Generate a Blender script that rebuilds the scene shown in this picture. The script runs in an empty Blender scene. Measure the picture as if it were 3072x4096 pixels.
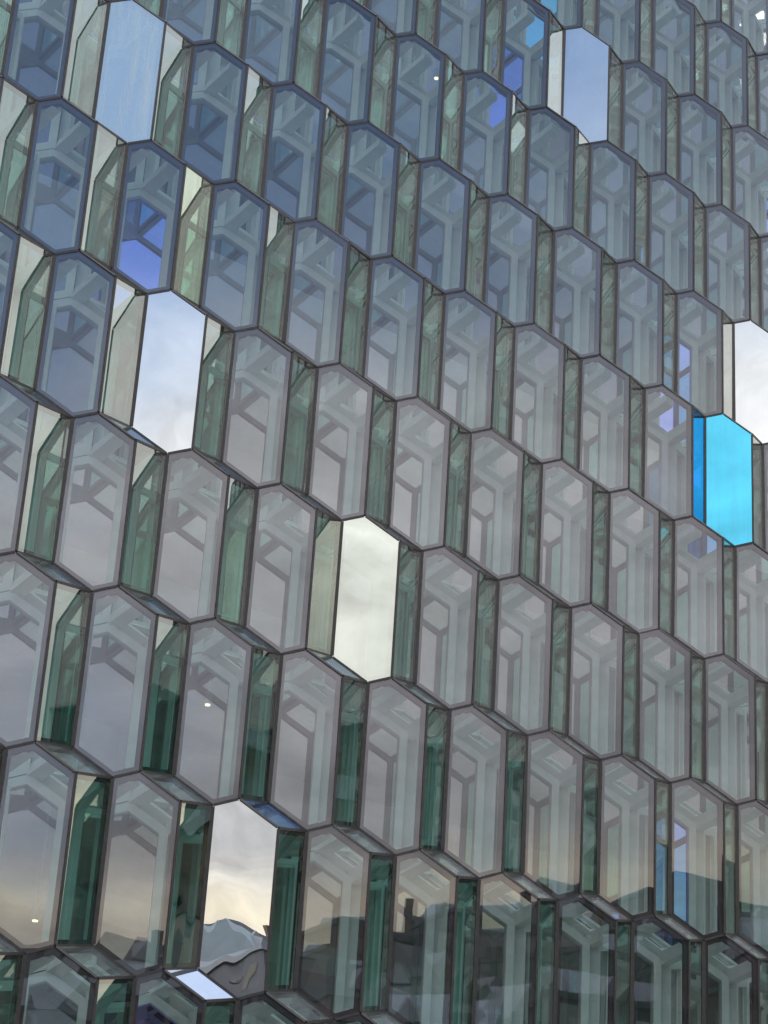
import bpy, bmesh, math, random
from mathutils import Vector, Matrix, Quaternion
random.seed(7)
S = bpy.context.scene
COL = S.collection

# ---------------------------------------------------------------- camera
cam_data = bpy.data.cameras.new('camera')
cam = bpy.data.objects.new('camera', cam_data)
COL.objects.link(cam)
R = Vector((0.771971, -0.632859, 0.059585)); U = Vector((-0.301165, -0.281588, 0.911048)); Fw = Vector((0.559786, 0.721247, 0.407973))
m = Matrix((R, U, -Fw)).transposed().to_4x4()
m.translation = Vector((0, 0, 1.7))
cam.matrix_world = m
cam_data.sensor_fit = 'HORIZONTAL'; cam_data.sensor_width = 36; cam_data.lens = 100.64
cam_data.clip_start = 0.1; cam_data.clip_end = 20000
S.camera = cam

# ---------------------------------------------------------------- sky, sun, exposure
SUN_EL, SUN_AZ = math.radians(28), math.radians(288)       # azimuth clockwise from +Y
W = bpy.data.worlds.new("World"); S.world = W; W.use_nodes = True
nt = W.node_tree; nt.nodes.clear()
def N(t, typ, **kw):
    n = t.nodes.new(typ)
    for k, v in kw.items():
        if k == 'inp':
            for kk, vv in v.items(): n.inputs[kk].default_value = vv
        else: setattr(n, k, v)
    return n
def math_node(t, op, a, b=None, clamp=False):
    n = N(t, 'ShaderNodeMath', operation=op); n.use_clamp = clamp
    for i, v in enumerate((a, b)):
        if v is None: continue
        if isinstance(v, (int, float)): n.inputs[i].default_value = v
        else: t.links.new(v, n.inputs[i])
    return n.outputs[0]
def ramp(t, fac, stops, interp='LINEAR'):
    n = N(t, 'ShaderNodeValToRGB'); n.color_ramp.interpolation = interp
    el = n.color_ramp.elements
    el[0].position, el[0].color = stops[0][0], (*stops[0][1], 1)
    el[1].position, el[1].color = stops[-1][0], (*stops[-1][1], 1)
    for p, c in stops[1:-1]:
        e = el.new(p); e.color = (*c, 1)
    t.links.new(fac, n.inputs[0])
    return n.outputs[0]
sky = N(nt, 'ShaderNodeTexSky', sky_type='NISHITA', sun_disc=False, sun_elevation=SUN_EL, sun_rotation=SUN_AZ, air_density=1.0, dust_density=1.6, ozone_density=1.5)
bg_sky = N(nt, 'ShaderNodeBackground', inp={'Strength': 0.15}); nt.links.new(sky.outputs[0], bg_sky.inputs[0])
tc = N(nt, 'ShaderNodeTexCoord')
sep = N(nt, 'ShaderNodeSeparateXYZ'); nt.links.new(tc.outputs['Generated'], sep.inputs[0])
zc = math_node(nt, 'MAXIMUM', sep.outputs[2], 0.0)
den = math_node(nt, 'ADD', zc, 0.22)
comb = N(nt, 'ShaderNodeCombineXYZ')
nt.links.new(math_node(nt, 'DIVIDE', sep.outputs[0], den), comb.inputs[0])
nt.links.new(math_node(nt, 'DIVIDE', sep.outputs[1], den), comb.inputs[1])
nz = N(nt, 'ShaderNodeTexNoise', inp={'Scale': 2.1, 'Detail': 7, 'Roughness': 0.55, 'Distortion': 0.35}); nt.links.new(comb.outputs[0], nz.inputs['Vector'])
nz2 = N(nt, 'ShaderNodeTexNoise', inp={'Scale': 9.0, 'Detail': 7, 'Roughness': 0.58, 'Distortion': 0.6}); nt.links.new(comb.outputs[0], nz2.inputs['Vector'])
# cloud cover thins with height: closed bank near the horizon, broken above
cover = ramp(nt, zc, [(0.0, (1, 1, 1)), (0.42, (0.80, 0.80, 0.80)), (0.50, (0.34, 0.34, 0.34)), (0.62, (0.34, 0.34, 0.34)), (0.74, (0.72, 0.72, 0.72)), (1.0, (0.75, 0.75, 0.75))])
east = math_node(nt, 'MINIMUM', math_node(nt, 'MULTIPLY', math_node(nt, 'ADD', sep.outputs[0], 0.34), 1.6), 0.5)   # the cloud thickens towards the east
east = math_node(nt, 'MAXIMUM', east, -0.18)
cm = math_node(nt, 'ADD', math_node(nt, 'ADD', nz.outputs[0], cover), east)
cmask = N(nt, 'ShaderNodeMapRange', clamp=True, inp={'From Min': 0.80, 'From Max': 1.25}); nt.links.new(cm, cmask.inputs[0])
zl = math_node(nt, 'SUBTRACT', zc, math_node(nt, 'MULTIPLY', math_node(nt, 'MINIMUM', math_node(nt, 'MAXIMUM', math_node(nt, 'ADD', sep.outputs[0], 0.40), 0.0), 0.25), 0.16))   # the break under the cloud slopes up towards the south
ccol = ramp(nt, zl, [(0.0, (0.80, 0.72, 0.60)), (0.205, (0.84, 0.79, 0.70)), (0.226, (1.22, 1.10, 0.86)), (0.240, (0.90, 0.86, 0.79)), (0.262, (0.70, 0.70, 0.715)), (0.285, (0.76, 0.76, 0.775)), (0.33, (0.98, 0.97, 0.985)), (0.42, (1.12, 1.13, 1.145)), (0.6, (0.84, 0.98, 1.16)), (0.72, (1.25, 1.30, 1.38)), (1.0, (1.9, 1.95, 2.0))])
shade = N(nt, 'ShaderNodeMapRange', clamp=True, inp={'From Min': 0.28, 'From Max': 0.72, 'To Min': 0.43, 'To Max': 0.76}); nt.links.new(nz2.outputs[0], shade.inputs[0])
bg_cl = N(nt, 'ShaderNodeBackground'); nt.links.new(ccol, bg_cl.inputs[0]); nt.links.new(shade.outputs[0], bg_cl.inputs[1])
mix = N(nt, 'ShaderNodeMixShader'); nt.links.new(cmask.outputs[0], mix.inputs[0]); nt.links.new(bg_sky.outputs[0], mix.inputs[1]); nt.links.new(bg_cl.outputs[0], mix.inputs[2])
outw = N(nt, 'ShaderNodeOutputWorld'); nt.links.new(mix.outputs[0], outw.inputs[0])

sd = bpy.data.lights.new('sun', 'SUN'); sd.energy = 0.6; sd.angle = math.radians(25); sd.color = (1, 0.93, 0.84)
sun = bpy.data.objects.new('sun', sd); COL.objects.link(sun)
sdir = Vector((math.sin(SUN_AZ) * math.cos(SUN_EL), math.cos(SUN_AZ) * math.cos(SUN_EL), math.sin(SUN_EL)))
sun.rotation_euler = sdir.to_track_quat('Z', 'Y').to_euler()

S.view_settings.view_transform = 'Standard'; S.view_settings.look = 'None'
S.view_settings.exposure = 0.84; S.view_settings.gamma = 1.0
S.render.engine = 'CYCLES'
cy = S.cycles
cy.max_bounces = 12; cy.glossy_bounces = 7; cy.diffuse_bounces = 4; cy.transparent_max_bounces = 40; cy.transmission_bounces = 8
cy.use_denoising = True
cy.caustics_reflective = True; cy.sample_clamp_indirect = 6.0

# ---------------------------------------------------------------- materials
def new_mat(name):
    mt = bpy.data.materials.new(name); mt.use_nodes = True
    mt.node_tree.nodes.clear()
    return mt, mt.node_tree
def paint(name, col, rough=0.5, var=0.12, scale=6.0, bump=0.0, metal=0.0):
    mt, t = new_mat(name)
    b = N(t, 'ShaderNodeBsdfPrincipled', inp={'Roughness': rough, 'Metallic': metal})
    tcn = N(t, 'ShaderNodeTexCoord')
    n = N(t, 'ShaderNodeTexNoise', inp={'Scale': scale, 'Detail': 6, 'Roughness': 0.6}); t.links.new(tcn.outputs['Object'], n.inputs['Vector'])
    lo = tuple(c * (1 - var) for c in col); hi = tuple(min(1, c * (1 + var)) for c in col)
    t.links.new(ramp(t, n.outputs[0], [(0.3, lo), (0.7, hi)]), b.inputs['Base Color'])
    if bump:
        bp = N(t, 'ShaderNodeBump', inp={'Strength': 0.5, 'Distance': bump}); t.links.new(n.outputs[0], bp.inputs['Height']); t.links.new(bp.outputs[0], b.inputs['Normal'])
    o = N(t, 'ShaderNodeOutputMaterial'); t.links.new(b.outputs[0], o.inputs[0])
    return mt
def glass(name, r0, refl=(1, 1, 1), trans=(0.80, 0.93, 0.87), grime_glow=0.0, dirt_glow=(0.42, 0.40, 0.37), wave=0.0016, power=5.0, rmax=1.0):
    """coated glazing: part mirror (more at grazing angles), part clear tinted"""
    mt, t = new_mat(name)
    geo = N(t, 'ShaderNodeNewGeometry')
    dot = N(t, 'ShaderNodeVectorMath', operation='DOT_PRODUCT'); t.links.new(geo.outputs['Normal'], dot.inputs[0]); t.links.new(geo.outputs['Incoming'], dot.inputs[1])
    c = math_node(t, 'ABSOLUTE', dot.outputs['Value'])
    s = math_node(t, 'POWER', math_node(t, 'SUBTRACT', 1.0, c, True), power)
    fac = math_node(t, 'ADD', math_node(t, 'MULTIPLY', s, rmax - r0), r0, True)
    tcn = N(t, 'ShaderNodeTexCoord'); oi = N(t, 'ShaderNodeObjectInfo')
    add = N(t, 'ShaderNodeVectorMath', operation='MULTIPLY_ADD')
    add.inputs[1].default_value = (1, 1, 0.55)
    t.links.new(tcn.outputs['Object'], add.inputs[0])
    cx = N(t, 'ShaderNodeCombineXYZ'); rnd = math_node(t, 'MULTIPLY', oi.outputs['Random'], 37.0)
    for i in range(3): t.links.new(rnd, cx.inputs[i])
    t.links.new(cx.outputs[0], add.inputs[2])
    n = N(t, 'ShaderNodeTexNoise', inp={'Scale': 1.3, 'Detail': 1.5, 'Roughness': 0.45}); t.links.new(add.outputs[0], n.inputs['Vector'])
    bp = N(t, 'ShaderNodeBump', inp={'Strength': 1.0, 'Distance': wave}); t.links.new(n.outputs[0], bp.inputs['Height'])
    g = N(t, 'ShaderNodeBsdfGlossy', inp={'Roughness': 0.0, 'Color': (*refl, 1)}); t.links.new(bp.outputs[0], g.inputs['Normal'])
    tr = N(t, 'ShaderNodeBsdfTransparent', inp={'Color': (*trans, 1)})
    mx = N(t, 'ShaderNodeMixShader'); t.links.new(fac, mx.inputs[0]); t.links.new(tr.outputs[0], mx.inputs[1]); t.links.new(g.outputs[0], mx.inputs[2])
    last = mx.outputs[0]
    if grime_glow:  # streaked grime; on a few special panes a painted veil of light
        gn = N(t, 'ShaderNodeTexNoise', inp={'Scale': 5.0, 'Detail': 8, 'Roughness': 0.65}); mp = N(t, 'ShaderNodeVectorMath', operation='MULTIPLY'); mp.inputs[1].default_value = (2.2, 2.2, 0.35); t.links.new(add.outputs[0], mp.inputs[0]); t.links.new(mp.outputs[0], gn.inputs['Vector'])
        gf = N(t, 'ShaderNodeMapRange', clamp=True, inp={'From Min': 0.42, 'From Max': 0.75, 'To Min': grime_glow * 0.25, 'To Max': grime_glow}); t.links.new(gn.outputs[0], gf.inputs[0])
        df = N(t, 'ShaderNodeBsdfDiffuse', inp={'Color': (*dirt_glow, 1)})
        m2 = N(t, 'ShaderNodeMixShader'); t.links.new(gf.outputs[0], m2.inputs[0]); t.links.new(last, m2.inputs[1]); t.links.new(df.outputs[0], m2.inputs[2]); last = m2.outputs[0]
    o = N(t, 'ShaderNodeOutputMaterial'); t.links.new(last, o.inputs[0])
    return mt
def clear(name, col=(1, 1, 1)):
    mt, t = new_mat(name)
    tr = N(t, 'ShaderNodeBsdfTransparent', inp={'Color': (*col, 1)}); o = N(t, 'ShaderNodeOutputMaterial'); t.links.new(tr.outputs[0], o.inputs[0])
    return mt
def glow(name, col, strength):
    mt, t = new_mat(name)
    e = N(t, 'ShaderNodeEmission', inp={'Color': (*col, 1), 'Strength': strength}); o = N(t, 'ShaderNodeOutputMaterial'); t.links.new(e.outputs[0], o.inputs[0])
    return mt

M = {}
M['dark_frame'] = paint('dark_bronze_frame', (0.016, 0.0145, 0.015), 0.5, 0.2, 9)
M['mullion'] = paint('bronze_mullion', (0.058, 0.051, 0.049), 0.45, 0.25, 14, metal=0.2)
M['pale'] = paint('pale_grey_steel', (0.66, 0.68, 0.665), 0.45, 0.08, 5)
M['gasket'] = paint('black_gasket', (0.012, 0.012, 0.013), 0.7, 0.2, 9)
M['clear'] = clear('clear_back')
M['glass'] = glass('clear_glazing', 0.152, (1.0, 0.95, 1.02), (0.94, 0.99, 0.975), grime_glow=0.014, wave=0.0010)
M['side_glass'] = glass('side_glazing', 0.24, (1.0, 0.98, 0.91), (0.46, 0.87, 0.76), grime_glow=0.012, power=3.2, wave=0.0003)
M['top_glass'] = glass('top_glazing', 0.16, (1, 1, 1), grime_glow=0.12)
M['inner_glass'] = glass('inner_glazing', 0.21, (0.99, 0.96, 0.99), (0.80, 0.92, 0.88), grime_glow=0.02, wave=0.0004)
M['mirror'] = glass('mirror_glazing', 0.80, (0.98, 0.99, 1.0), (0.3, 0.3, 0.3), wave=0.0022)
M['mirror_warped'] = glass('rippled_mirror_glazing', 0.80, (0.98, 0.99, 1.0), (0.3, 0.3, 0.3), wave=0.0055)
M['mirror_blue'] = glass('pale_blue_mirror_glazing', 0.80, (0.97, 1.0, 0.97), (0.9, 0.95, 0.9), grime_glow=0.62, dirt_glow=(0.80, 0.92, 0.92))  # mottled pale veil painted in for the cloudy sky it reflects
M['mirror_cream'] = glass('cream_mirror_glazing', 0.66, (0.95, 0.985, 0.88), (0.6, 0.7, 0.8))
M['cyan'] = glass('cyan_dichroic_glazing', 0.92, (0.12, 0.72, 1.0), (0.3, 0.8, 1.0), grime_glow=0.3, dirt_glow=(0.30, 0.72, 1.0))  # light blue veil painted in for the pane's paler glow
M['side_cyan_reflect'] = glass('cyan_reflection_side_glazing', 0.55, (0.25, 0.62, 1.0), (0.15, 0.45, 0.9), wave=0.0006)  # blue put into the glass colour for the cyan neighbour's reflection
M['yellow_side'] = glass('yellow_green_dichroic_glazing', 0.70, (0.93, 1.0, 0.76), (0.8, 0.95, 0.75), grime_glow=0.40)  # diffuse veil painted in to make the pane look lit from inside
M['lilac_top'] = glass('lilac_dichroic_glazing', 0.90, (0.82, 0.85, 1.0), (0.9, 0.9, 0.6))
M['blue_top'] = glass('blue_dichroic_glazing', 0.75, (0.45, 0.62, 0.95), (0.9, 0.9, 0.6))
M['blue_inner'] = glass('deep_blue_dichroic_glazing', 0.80, (0.40, 0.47, 1.0), (0.7, 0.6, 0.3), wave=0.0004)
M['cyan_inner'] = glass('turquoise_dichroic_glazing', 0.95, (0.40, 0.85, 1.0), (0.7, 0.4, 0.1), wave=0.0004)
M['yellow_inner'] = glass('yellow_dichroic_glazing', 0.80, (1.0, 0.93, 0.55), (0.3, 0.4, 0.8))
M['wall'] = paint('dark_interior_wall', (0.24, 0.24, 0.245), 0.8, 0.2, 1.5)
M['concrete'] = paint('interior_concrete', (0.28, 0.28, 0.28), 0.8, 0.2, 1.2)
M['shell'] = paint('dark_cladding', (0.05, 0.05, 0.055), 0.4, 0.2, 1.5)

# ---------------------------------------------------------------- lattice of the facade
a = Vector((1.20508, 0, 0)); b = Vector((-0.37067, 0.20725, 1.91914))
vB = Vector((0.23274, -0.13013, 0.09676)); vC = Vector((0.60341, -0.33739, -0.16260))
A0 = Vector((9.88838, 18.68038, 17.36635))
vA = Vector((0, 0, 0)); vF = vB - b - vC; vD = vB - b; vE = -b; vG = a + vF + b
dep = 1.27 * Vector((-0.045, 0.537, -0.14)); kk = dep + a + vF
FACETS = {'hex': [vA, vB, vC, vD, vE, vF], 'side': [vC, vD, a + vF, a], 'top': [vB, vC, a, vG]}
OUT = Vector((0, -1, 0.05))

def mesh_from(name, verts, faces, mats, fm=None, smooth=False):
    me = bpy.data.meshes.new(name)
    me.from_pydata([tuple(v) for v in verts], [], faces)
    for mm in mats: me.materials.append(mm)
    if fm:
        for p, i in zip(me.polygons, fm): p.material_index = i
    bm = bmesh.new(); bm.from_mesh(me); bmesh.ops.recalc_face_normals(bm, faces=bm.faces); bm.to_mesh(me); bm.free()
    me.update()
    return me
def plane_frame(poly, outward):
    n = (poly[1] - poly[0]).cross(poly[2] - poly[0]).normalized()
    if n.dot(outward) < 0: n = -n
    return n
def inset(poly, dist, n):
    c = sum(poly, Vector()) / len(poly); L = len(poly); out = []
    for i in range(L):
        p, q, r = poly[i - 1], poly[i], poly[(i + 1) % L]
        def inward(u, v):
            e = (v - u).normalized(); w = n.cross(e)
            return w if w.dot(c - u) > 0 else -w
        w1, w2 = inward(p, q), inward(q, r)
        bis = (w1 + w2) / (1 + w1.dot(w2))
        out.append(q + bis * dist)
    return out
def ring_mesh(name, poly, n, o_in, i_in, z0, z1, mats):
    """mitred frame between two insets of poly, from depth z0 to z1 below the facet plane (n outward)"""
    po, pi = inset(poly, o_in, n), inset(poly, i_in, n); L = len(poly)
    v = [p - n * z0 for p in po] + [p - n * z0 for p in pi] + [p - n * z1 for p in po] + [p - n * z1 for p in pi]
    f, fm = [], []
    for i in range(L):
        j = (i + 1) % L
        f += [(i, j, L + j, L + i), (i, 2 * L + i, 2 * L + j, j), (L + i, L + j, 3 * L + j, 3 * L + i), (2 * L + i, 3 * L + i, 3 * L + j, 2 * L + j)]
        fm += [0, 0, 0 if len(mats) < 2 else 0, 1]
    return mesh_from(name, v, f, mats, fm)
def pane_mesh(name, poly, n, o_in, z0, th, mats):
    """glass slab; returns mesh centred on its own origin, and that origin"""
    po = inset(poly, o_in, n); L = len(po); c = sum(po, Vector()) / L - n * z0
    v = [p - n * z0 - c for p in po] + [p - n * (z0 + th) - c for p in po]
    f = [tuple(range(L)), tuple(range(2 * L - 1, L - 1, -1))] + [(i, (i + 1) % L, L + (i + 1) % L, L + i) for i in range(L)]
    return mesh_from(name, v, f, mats, [0, 1] + [2] * L), c
def bar_mesh(name, segs, w, h, mats, hint):
    v, f = [], []
    for p, q, hh in segs:
        e = (q - p).normalized(); s = e.cross(hh if hh else hint).normalized(); t = s.cross(e).normalized(); o = len(v)
        for P in (p, q):
            for sx, sy in ((-1, -1), (1, -1), (1, 1), (-1, 1)): v.append(P + s * sx * w / 2 + t * sy * h / 2)
        f += [(o, o + 1, o + 2, o + 3), (o + 7, o + 6, o + 5, o + 4)] + [(o + i, o + (i + 1) % 4 + 0, o + 4 + (i + 1) % 4, o + 4 + i) for i in range(4)]
    return mesh_from(name, v, f, mats)

GAP = 0.006
normals = {k: plane_frame(p, OUT) for k, p in FACETS.items()}
if normals['top'].z < 0: normals['top'] = -normals['top']
PARTS = []     # (object name, mesh, offset, pane key)
FW = {'hex': 0.062, 'side': 0.055, 'top': 0.055}
for key, nm in (('hex', 'front'), ('side', 'side'), ('top', 'top')):
    poly, n = FACETS[key], normals[key]
    PARTS.append((nm + '_frame', ring_mesh(nm + '_frame', poly, n, GAP, FW[key], 0.0165, {'hex': 0.085, 'side': 0.042, 'top': 0.05}[key], [M['dark_frame'], M['pale']]), Vector(), None))
    gm = {'hex': M['glass'], 'side': M['side_glass'], 'top': M['top_glass']}[key]
    me, c = pane_mesh(nm + '_pane', poly, n, GAP, 0.0, 0.014, [gm, M['clear'], M['gasket']])
    PARTS.append((nm + '_pane', me, c, key))
    ip = [kk - v for v in poly]; inn = -n       # the back skin is the front one turned through the brick's centre
    PARTS.append(('inner_' + nm + '_frame', ring_mesh('inner_' + nm + '_frame', ip, inn, 0.006, 0.10, 0.0, 0.13, [M['pale'], M['pale']]), Vector(), None))
    me, c = pane_mesh('inner_' + nm + '_pane', ip, inn, 0.03, 0.05, 0.012, [M['clear'], M['inner_glass'], M['gasket']])
    PARTS.append(('inner_' + nm + '_pane', me, c, 'inner_' + key))
# bronze cover strips on the outer edges
nh, ns, ntop = normals['hex'], normals['side'], normals['top']
MULL = [('mullion', vA, vB, nh + Vector((0, 0, .0))), ('mullion', vB, vC, nh + ntop), ('mullion', vC, vD, nh + ns), ('mullion', vF, vE, nh), ('mullion', vA, vF, nh + ns), ('mullion', vC, a, ns), ('mullion', vB, vG, ns)]
def mull_mesh(p, q, hint, w=0.026, h=0.034):
    hint = hint.normalized(); e = (q - p).normalized(); h_ = (hint - e * hint.dot(e)).normalized()
    off = h_ * (-h / 2 + (0.013 if w > 0.05 else 0.006))
    return bar_mesh('mullion', [(p + e * 0.012 + off, q - e * 0.012 + off, h_)], w, h, [M['mullion']], h_)
MULLM = [mull_mesh(p, q, h, *((0.056, 0.060) if q is vF else (0.028, 0.034))) for _, p, q, h in MULL]     # the upright beside each front pane is the heavy one
# depth struts through the wall thickness
STRUT = []
for X in (vA, vB, vF):
    e = dep.normalized()
    STRUT.append(bar_mesh('strut', [(X + dep * 0.16, X + dep * 0.93, None)], 0.15, 0.15, [M['pale']], Vector((0, 0, 1)) if X is not vF else Vector((0.3, 0, 1))))

# ---------------------------------------------------------------- the building
def tag(o, label=None, cat=None, group=None, kind=None):
    for k_, v_ in (('label', label), ('category', cat), ('group', group), ('kind', kind)):
        if v_: o[k_] = v_
    return o
def link(name, me, parent=None, loc=None):
    o = bpy.data.objects.new(name, me); COL.objects.link(o)
    if parent: o.parent = parent
    if loc is not None: o.location = loc
    return o
building = bpy.data.objects.new('concert_hall', None); COL.objects.link(building)
building.location = (9.9, 18.7, 0)
tag(building, 'glass concert hall facade of leaning hexagonal glass bricks in bronze frames', 'building')
BL = Vector(building.location)

SPECIAL = {  # (i, j, part): (material, label)
    (0, 0, 'hex'): ('mirror_blue', 'pale sky blue reflective front pane'),
    (0, -2, 'hex'): ('mirror', 'mirror bright front pane reflecting blue sky and white cloud'),
    (7, 2, 'hex'): ('mirror', 'mirror bright front pane reflecting pale sky'),
    (9, 0, 'hex'): ('mirror', 'mirror bright front pane at the right edge'),
    (8, -1, 'hex'): ('cyan', 'vivid cyan front pane'),
    (2, -3, 'hex'): ('mirror_cream', 'cream white reflective front pane'),
    (0, -5, 'hex'): ('mirror_warped', 'mirror bright front pane reflecting roofs and sky'),
    (7, -1, 'side'): ('side_cyan_reflect', 'side pane tinted deep blue to show the cyan pane reflected'),
    (0, -1, 'side'): ('yellow_side', 'yellow green side pane'),
    (-1, -6, 'top'): ('lilac_top', 'pale lilac top pane'),
    (0, -5, 'top'): ('blue_top', 'blue top pane'),
    (0, -1, 'inner_hex'): ('blue_inner', 'blue inner pane'), (6, 2, 'inner_hex'): ('blue_inner', 'blue inner pane'),
    (8, 0, 'inner_hex'): ('blue_inner', 'blue inner pane'), (8, -1, 'inner_hex'): ('blue_inner', 'blue inner pane'),
    (6, -4, 'inner_hex'): ('blue_inner', 'blue inner pane'), (11, 2, 'inner_hex'): ('blue_inner', 'blue inner pane'),
    (-1, -6, 'inner_hex'): ('blue_inner', 'blue inner pane'), (7, 3, 'inner_hex'): ('cyan_inner', 'turquoise inner pane'),
}
def project(P):
    v = P - Vector((0, 0, 1.7)); z = v.dot(Fw)
    return 1536 + 8588 * v.dot(R) / z, 2048 - 8588 * v.dot(U) / z
cells = []
MG = 420
for i in range(-9, 18):
    for j in range(-10, 8):
        o = A0 + i * a + j * b
        pts = [project(o + v) for v in (vA, vB, vC, vD, vE, vF, a, a + vF)]
        xs, ys = [p[0] for p in pts], [p[1] for p in pts]
        if max(xs) > -MG and min(xs) < 3072 + MG and max(ys) > -MG and min(ys) < 4096 + MG:
            cells.append((max(0, abs(sum(xs) / 8 - 1536) - 1536) + max(0, abs(sum(ys) / 8 - 2048) - 2048), i, j))
cells.sort()
cellset = {(i, j) for _, i, j in cells}
for _, i, j in cells:
    o = A0 + i * a + j * b - BL
    brick = link('glass_brick', STRUT[0], building, o)
    for st in STRUT[1:]: link('strut', st, brick)
    for name, me, off, key in PARTS:
        ob = link(name, me, brick, off)
        if key:
            amp = (0.0004 if (i, j, key) in SPECIAL else 0.0028) if not key.startswith('inner') else 0.0035
            ob.rotation_euler = (random.gauss(0, amp), random.gauss(0, amp), random.gauss(0, amp))
            sp = SPECIAL.get((i, j, key))
            if sp:
                si = 1 if key.startswith('inner') else 0
                ob.material_slots[si].link = 'OBJECT'; ob.material_slots[si].material = M[sp[0]]
                ob['label'] = sp[1]
    for mm in MULLM: link('mullion', mm, brick)

# ---------------------------------------------------------------- shell and interior behind the bricks, roof open at the back
def quad(name, pts, mat, parent=None, kind=None, th=0.3):
    n = (pts[1] - pts[0]).cross(pts[2] - pts[0]).normalized()
    base = parent and BL or Vector()
    v = [p - base for p in pts] + [p - base + n * th for p in pts]; L = len(pts)
    f = [tuple(range(L)), tuple(range(2 * L - 1, L - 1, -1))] + [(i, (i + 1) % L, L + (i + 1) % L, L + i) for i in range(L)]
    o = link(name, mesh_from(name, v, f, [mat]), parent)
    if kind: o['kind'] = kind
    return o
def fy(z): return A0.y + (z - A0.z) * b.y / b.z + 0.15        # the lean of the facade
xs0, xs1 = A0.x - 7.5, A0.x + 21
ZT, ZB, YB = 37.0, 0.0, A0.y + 9.5
quad('back_wall', [Vector((xs0, YB, ZB)), Vector((xs1, YB, ZB)), Vector((xs1, YB, ZT)), Vector((xs0, YB, ZT))][::-1], M['wall'], building)
quad('roof', [Vector((xs0, fy(ZT) + .6, ZT)), Vector((xs1, fy(ZT) + .6, ZT)), Vector((xs1, YB - 3.6, ZT)), Vector((xs0, YB - 3.6, ZT))], M['concrete'], building)  # stops short of the back wall: unseen opening added to light the hall
quad('side_wall', [Vector((xs0, fy(ZB) + .6, ZB)), Vector((xs0, fy(ZT) + .6, ZT)), Vector((xs0, YB, ZT)), Vector((xs0, YB, ZB))], M['wall'], building)
quad('side_wall', [Vector((xs1, fy(ZB) + .6, ZB)), Vector((xs1, fy(ZT) + .6, ZT)), Vector((xs1, YB, ZT)), Vector((xs1, YB, ZB))][::-1], M['wall'], building)
for z in (7.2, 11.4, 15.6, 19.8):
    quad('floor_slab', [Vector((xs0 + .4, fy(z) + 3.2, z)), Vector((xs1 - .4, fy(z) + 3.2, z)), Vector((xs1 - .4, YB - 2.2, z)), Vector((xs0 + .4, YB - 2.2, z))], M['concrete'], building, th=0.35)

# ---------------------------------------------------------------- ground
quad('ground', [Vector((-900, -900, 0)), Vector((900, -900, 0)), Vector((900, 900, 0)), Vector((-900, 900, 0))][::-1], paint('paving', (0.24, 0.24, 0.24), 0.8, 0.3, 0.4), None, 'structure', 0.4)

# ---------------------------------------------------------------- lamps inside the hall
M['lamp'] = glow('warm_lamp_glow', (1.0, 0.76, 0.42), 1.7)
M['lamp_white'] = glow('white_panel_glow', (0.90, 1.0, 0.90), 1.6)
M['housing'] = paint('brushed_lamp_housing', (0.30, 0.30, 0.30), 0.4, 0.1, 20, metal=0.6)
def disc_mesh(name, r, z0, z1, mat, n=20):
    v = [Vector((r * math.cos(2 * math.pi * q / n), r * math.sin(2 * math.pi * q / n), z)) for z in (z0, z1) for q in range(n)]
    f = [tuple(range(n))[::-1], tuple(range(n, 2 * n))] + [(q, (q + 1) % n, n + (q + 1) % n, n + q) for q in range(n)]
    return mesh_from(name, v, f, [mat])
def view_point(px, py, y):
    r = Fw + (px - 1536) / 8588 * R - (py - 2048) / 8588 * U
    return Vector((0, 0, 1.7)) + r * (y / r.y)
bulb_me = disc_mesh('bulb', 0.030, 0.0, 0.012, M['lamp']); can_me = disc_mesh('housing', 0.046, 0.0125, 0.16, M['housing']); rod_me = disc_mesh('rod', 0.012, 0.16, 2.6, M['housing'], 8)
for px, py, dy, lab in ((830, 2822, 1.75, 'small round ceiling downlight glowing warm behind the panes in the middle of the left side'),
                        (1745, 315, 1.6, 'small warm downlight near the top of the facade behind a blue tinted pane'),
                        (140, 3686, 2.0, 'small round warm downlight behind a pane at the lower left corner')):
    p = view_point(px, py, 18.7); p = view_point(px, py, fy(p.z) + dy)
    t = bpy.data.objects.new('downlight', None); COL.objects.link(t); t.location = p
    tag(t, lab, 'lamp', 'round downlights hanging inside the hall')
    link('bulb', bulb_me, t); link('housing', can_me, t); link('rod', rod_me, t)
p = view_point(3033, 85, 18.7); p = view_point(3033, 85, fy(p.z) + 2.0)
t = bpy.data.objects.new('light_panel', None); COL.objects.link(t); t.location = p
tag(t, 'square white light panel shining behind the panes at the top right corner', 'lamp')
def box_mesh(name, lo, hi, mats):
    x0, y0, z0 = lo; x1, y1, z1 = hi
    v = [Vector((x, y, z)) for z in (z0, z1) for x, y in ((x0, y0), (x1, y0), (x1, y1), (x0, y1))]
    return mesh_from(name, v, [(0, 3, 2, 1), (4, 5, 6, 7), (0, 1, 5, 4), (1, 2, 6, 5), (2, 3, 7, 6), (3, 0, 4, 7)], mats)
link('diffuser', box_mesh('diffuser', (-.17, -.3, -.02), (.17, .3, 0), [M['lamp_white']]), t)
link('tray', box_mesh('tray', (-.19, -.32, 0.001), (.19, .32, .08), [M['housing']]), t)
link('rod', disc_mesh('rod', 0.012, 0.08, 2.0, M['housing'], 8), t)

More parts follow.
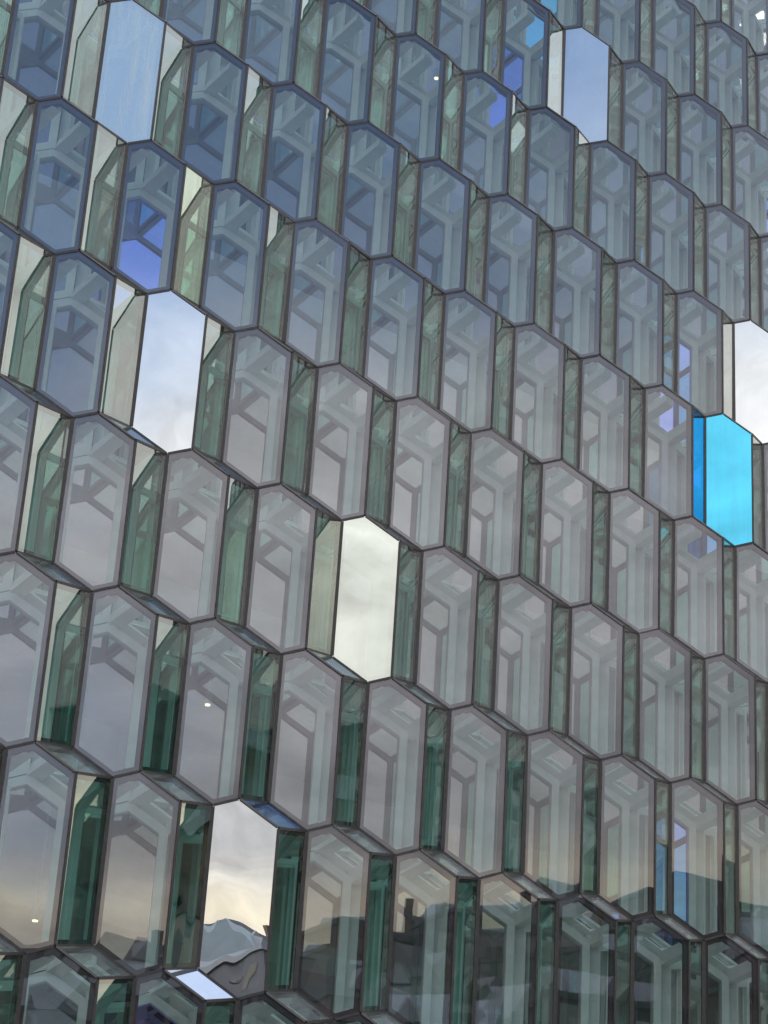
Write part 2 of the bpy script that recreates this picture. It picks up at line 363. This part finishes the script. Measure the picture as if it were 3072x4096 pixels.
# ---------------------------------------------------------------- the town across the street, seen mirrored in the panes
M['win'] = glass('house_window', 0.12, trans=(0.05, 0.06, 0.07), wave=0.0005)
M['trim'] = paint('grey_trim', (0.11, 0.11, 0.11), 0.6, 0.1, 5)
M['snow'] = paint('snow', (0.20, 0.225, 0.26), 0.7, 0.05, 1.5)
WALLS = {'charcoal': (0.05, 0.052, 0.058), 'slate': (0.085, 0.095, 0.115), 'brown': (0.10, 0.075, 0.06), 'plum': (0.16, 0.11, 0.14), 'grey': (0.20, 0.20, 0.20), 'green': (0.05, 0.085, 0.075)}
for k_, c_ in WALLS.items(): M['wall_' + k_] = paint(k_ + '_render', c_, 0.85, 0.18, 0.8)
M['roofing'] = paint('dark_roofing', (0.05, 0.055, 0.062), 0.7, 0.25, 2.0)
M['roof_blue'] = paint('pale_blue_roofing', (0.19, 0.25, 0.30), 0.5, 0.12, 1.0)
def gable_mesh(name, x0, x1, y0, y1, z0, rise, mat, along_x=True, over=0.4):
    x0 -= over; x1 += over; y0 -= over; y1 += over
    if along_x:
        c = (y0 + y1) / 2; v = [(x0, y0, z0), (x1, y0, z0), (x1, y1, z0), (x0, y1, z0), (x0, c, z0 + rise), (x1, c, z0 + rise)]
        f = [(0, 1, 2, 3), (0, 1, 5, 4), (3, 2, 5, 4), (0, 4, 3), (1, 2, 5)]
    else:
        c = (x0 + x1) / 2; v = [(x0, y0, z0), (x1, y0, z0), (x1, y1, z0), (x0, y1, z0), (c, y0, z0 + rise), (c, y1, z0 + rise)]
        f = [(0, 1, 2, 3), (0, 3, 5, 4), (1, 2, 5, 4), (0, 1, 4), (3, 2, 5)]
    return mesh_from(name, [Vector(q) for q in v], f, [mat])
def vault_mesh(name, w, d, z0, rise, mat, n=14):
    v = []
    for y in (.3, -d - .3):
        for q in range(n + 1):
            t_ = math.pi * q / n
            v.append(Vector((-(w / 2 + .3) * math.cos(t_), y, z0 + rise * math.sin(t_))))
    f = [tuple(range(n + 1)), tuple(range(2 * n + 1, n, -1)), (0, n + 1, 2 * n + 1, n)] + [(q, q + 1, n + 2 + q, n + 1 + q) for q in range(n)]
    return mesh_from(name, v, f, [mat])
C0 = Vector((10, 18.7, 0))
CREST = [(95, 2), (110, 6), (125, 12), (138, 17), (145, 18.8), (155, 18.6), (165, 17.0), (175, 15.4), (190, 14.5), (197, 13.9), (204, 12.4), (210, 11.8), (225, 10), (245, 6.5), (262, 2)]
def crest(az):
    for (p, e), (q, f) in zip(CREST, CREST[1:]):
        if p <= az <= q: return e + (f - e) * (az - p) / (q - p)
    return 2
RC = 235.0
def hill_z(az, r, top=None):
    h = 7.0 + RC * math.tan(math.radians(top if top is not None else crest(az))) - 8.5
    t_ = min(1, max(0, (r - 62) / (RC - 62))); return h * (t_ ** 1.15) if r <= RC else h - (r - RC) * 0.05
def hill_pt(az, r, z=None):
    A = math.radians(az); return C0 + Vector((math.sin(A) * r, math.cos(A) * r, hill_z(az, r) if z is None else z))
hv, hf = [], []
RINGS = [60, 75, 90, 105, 120, 135, 150, 165, 180, 192, 204, 214, 222, 229, 235, 245, 300, 420]
AZS = [95 + 167 * q / 220 for q in range(221)]
for r in RINGS:
    for az in AZS:
        p = hill_pt(az, r); p.z += (random.uniform(-.7, .7) if r > 60 else -0.05); hv.append(p)
NA = len(AZS)
for q in range(len(RINGS) - 1):
    for e in range(NA - 1): hf.append((q * NA + e, q * NA + e + 1, (q + 1) * NA + e + 1, (q + 1) * NA + e))
def hill_mat():
    mt, t = new_mat('winter_hillside')
    tcn = N(t, 'ShaderNodeTexCoord'); n1 = N(t, 'ShaderNodeTexNoise', inp={'Scale': 0.16, 'Detail': 8, 'Roughness': 0.62}); n2 = N(t, 'ShaderNodeTexNoise', inp={'Scale': 0.5, 'Detail': 8, 'Roughness': 0.7})
    mp = N(t, 'ShaderNodeVectorMath', operation='MULTIPLY'); mp.inputs[1].default_value = (0.6, 1, 2.6)
    t.links.new(tcn.outputs['Object'], mp.inputs[0]); t.links.new(mp.outputs[0], n1.inputs['Vector']); t.links.new(tcn.outputs['Object'], n2.inputs['Vector'])
    g = ramp(t, n2.outputs[0], [(0.3, (0.012, 0.014, 0.012)), (0.55, (0.035, 0.038, 0.03)), (0.75, (0.075, 0.07, 0.06))])
    f = ramp(t, n1.outputs[0], [(0.60, (0, 0, 0)), (0.66, (1, 1, 1))])
    mx = N(t, 'ShaderNodeMix', data_type='RGBA'); t.links.new(f, mx.inputs[0]); t.links.new(g, mx.inputs[6]); mx.inputs[7].default_value = (0.17, 0.19, 0.22, 1)
    b_ = N(t, 'ShaderNodeBsdfPrincipled', inp={'Roughness': 0.9}); t.links.new(mx.outputs[2], b_.inputs['Base Color'])
    o = N(t, 'ShaderNodeOutputMaterial'); t.links.new(b_.outputs[0], o.inputs[0])
    return mt
hill = link('hill', mesh_from('hill', hv, hf, [hill_mat()])); hill['kind'] = 'structure'
DESC = {'charcoal': 'charcoal', 'slate': 'slate grey', 'brown': 'brown', 'plum': 'plum coloured', 'grey': 'pale grey', 'green': 'dark green'}
RD = {'snow': 'snowy roof', 'roofing': 'dark roof', 'roof_blue': 'pale blue roof'}; SIZE = {'gable': '', 'vault': '', 'block': ''}
PROTO = {}
def proto(wall, rmat, kind):
    k_ = (wall, rmat, kind)
    if k_ not in PROTO:
        w, d, h = {'gable': (9.5, 8, 5.6), 'vault': (12, 9, 4.2), 'block': (15, 11, 9.5)}[kind]
        roof = {'gable': lambda: gable_mesh('roof', -w / 2, w / 2, -d, 0, h + .002, 4.0, M[rmat], True), 'vault': lambda: vault_mesh('roof', w, d, h + .002, 3.2, M[rmat]), 'block': lambda: box_mesh('roof', (-w / 2 - .25, -d - .25, h + .002), (w / 2 + .25, .25, h + .5), [M[rmat]])}[kind]()
        subs = [] if rmat != 'roofing' else [('chimney', box_mesh('chimney', (w * .18, -d * .6, h + .6), (w * .18 + 1, -d * .6 + .9, h + 5.6), [M['wall_brown']]))]
        if kind == 'gable': subs.append(('dormer', gable_mesh('dormer', -2.9, -.4, -d * .5, -.4, h + 1.0, 2.2, M['snow' if rmat != 'snow' else 'roofing'], False, .15)))
        PROTO[k_] = (w, d, h, box_mesh('wall', (-w / 2, -d, -4), (w / 2, 0, h), [M['wall_' + wall]]), roof, subs)
    return PROTO[k_]
WF = box_mesh('window', (-.72, -.02, -.8), (.72, .06, .8), [M['trim']]); WP = box_mesh('pane', (-.6, .061, -.68), (.6, .08, .68), [M['win']])
def hill_house(az, r, wall, rmat, kind, turn, where):
    w, d, h, wm, rm, subs = proto(wall, rmat, kind)
    t = bpy.data.objects.new('hillside_house', None); COL.objects.link(t)
    t.location = hill_pt(az, r) ; t.rotation_euler = (0, 0, math.radians(180 - az + turn))
    tag(t, '%s %s%s with %s, %s, mirrored in low panes' % (DESC[wall], SIZE[kind], {'gable': 'gabled house', 'vault': 'vaulted hall', 'block': 'flat apartment block'}[kind], RD[rmat], where), 'house', 'hillside houses mirrored in the glass')
    link('wall', wm, t); ro = link('roof', rm, t)
    for n_, me in subs: link(n_, me, ro)
    step = 2.6; nw = int((w - 1) / step)
    for q in range(max(1, int(h / 2.9))):
        for e in range(nw):
            wo = link('window', WF, t, (-(nw - 1) * step / 2 + e * step, 0, 1.6 + q * 2.9)); link('pane', WP, wo)
    return t
rs = random.Random(11)
BANDS = {'on the hill crest': (224, 232), 'high on the slope': (196, 218), 'halfway up the slope': (160, 188), 'low on the slope': (118, 150)}
for az, r, wall, rmat, kind, turn, where in ((203.4, 231, 'slate', 'roof_blue', 'vault', 30, 'on the hill crest'), (204.9, 224, 'charcoal', 'roofing', 'gable', -35, 'left of the vaulted hall'), (204.2, 214, 'grey', 'snow', 'gable', 40, 'below the vaulted hall'), (201.2, 210, 'charcoal', 'snow', 'gable', 30, 'right of the vaulted hall'), (203.6, 196, 'slate', 'snow', 'block', 65, 'under the vaulted hall'), (206.8, 208, 'plum', 'snow', 'gable', 15, 'far left of the slope'), (202.6, 232, 'brown', 'roofing', 'gable', -20, 'beside the vaulted hall'), (204.3, 231, 'green', 'snow', 'gable', 70, 'beside the vaulted hall'), (203.0, 208, 'plum', 'roofing', 'gable', 50, 'below the vaulted hall'), (202.4, 222, 'green', 'roof_blue', 'gable', -60, 'below the vaulted hall')):
    hill_house(az, r, wall, rmat, kind, turn, where)
combos = [(w_, r_, k_, b_) for w_ in DESC for r_, k_ in (('snow', 'gable'), ('roofing', 'gable'), ('roof_blue', 'gable'), ('roofing', 'block')) for b_ in BANDS]
rs.shuffle(combos)
for q, (wall, rmat, kind, where) in enumerate(combos[:64]):
    if q < 46:
        az = rs.uniform(186, 200.5) if q % 5 else rs.uniform(208.5, 212)
    else: az = rs.uniform(143, 160)
    lo, hi = BANDS[where]
    hill_house(az, rs.uniform(lo, hi), wall, rmat, kind, rs.uniform(-45, 45), where)
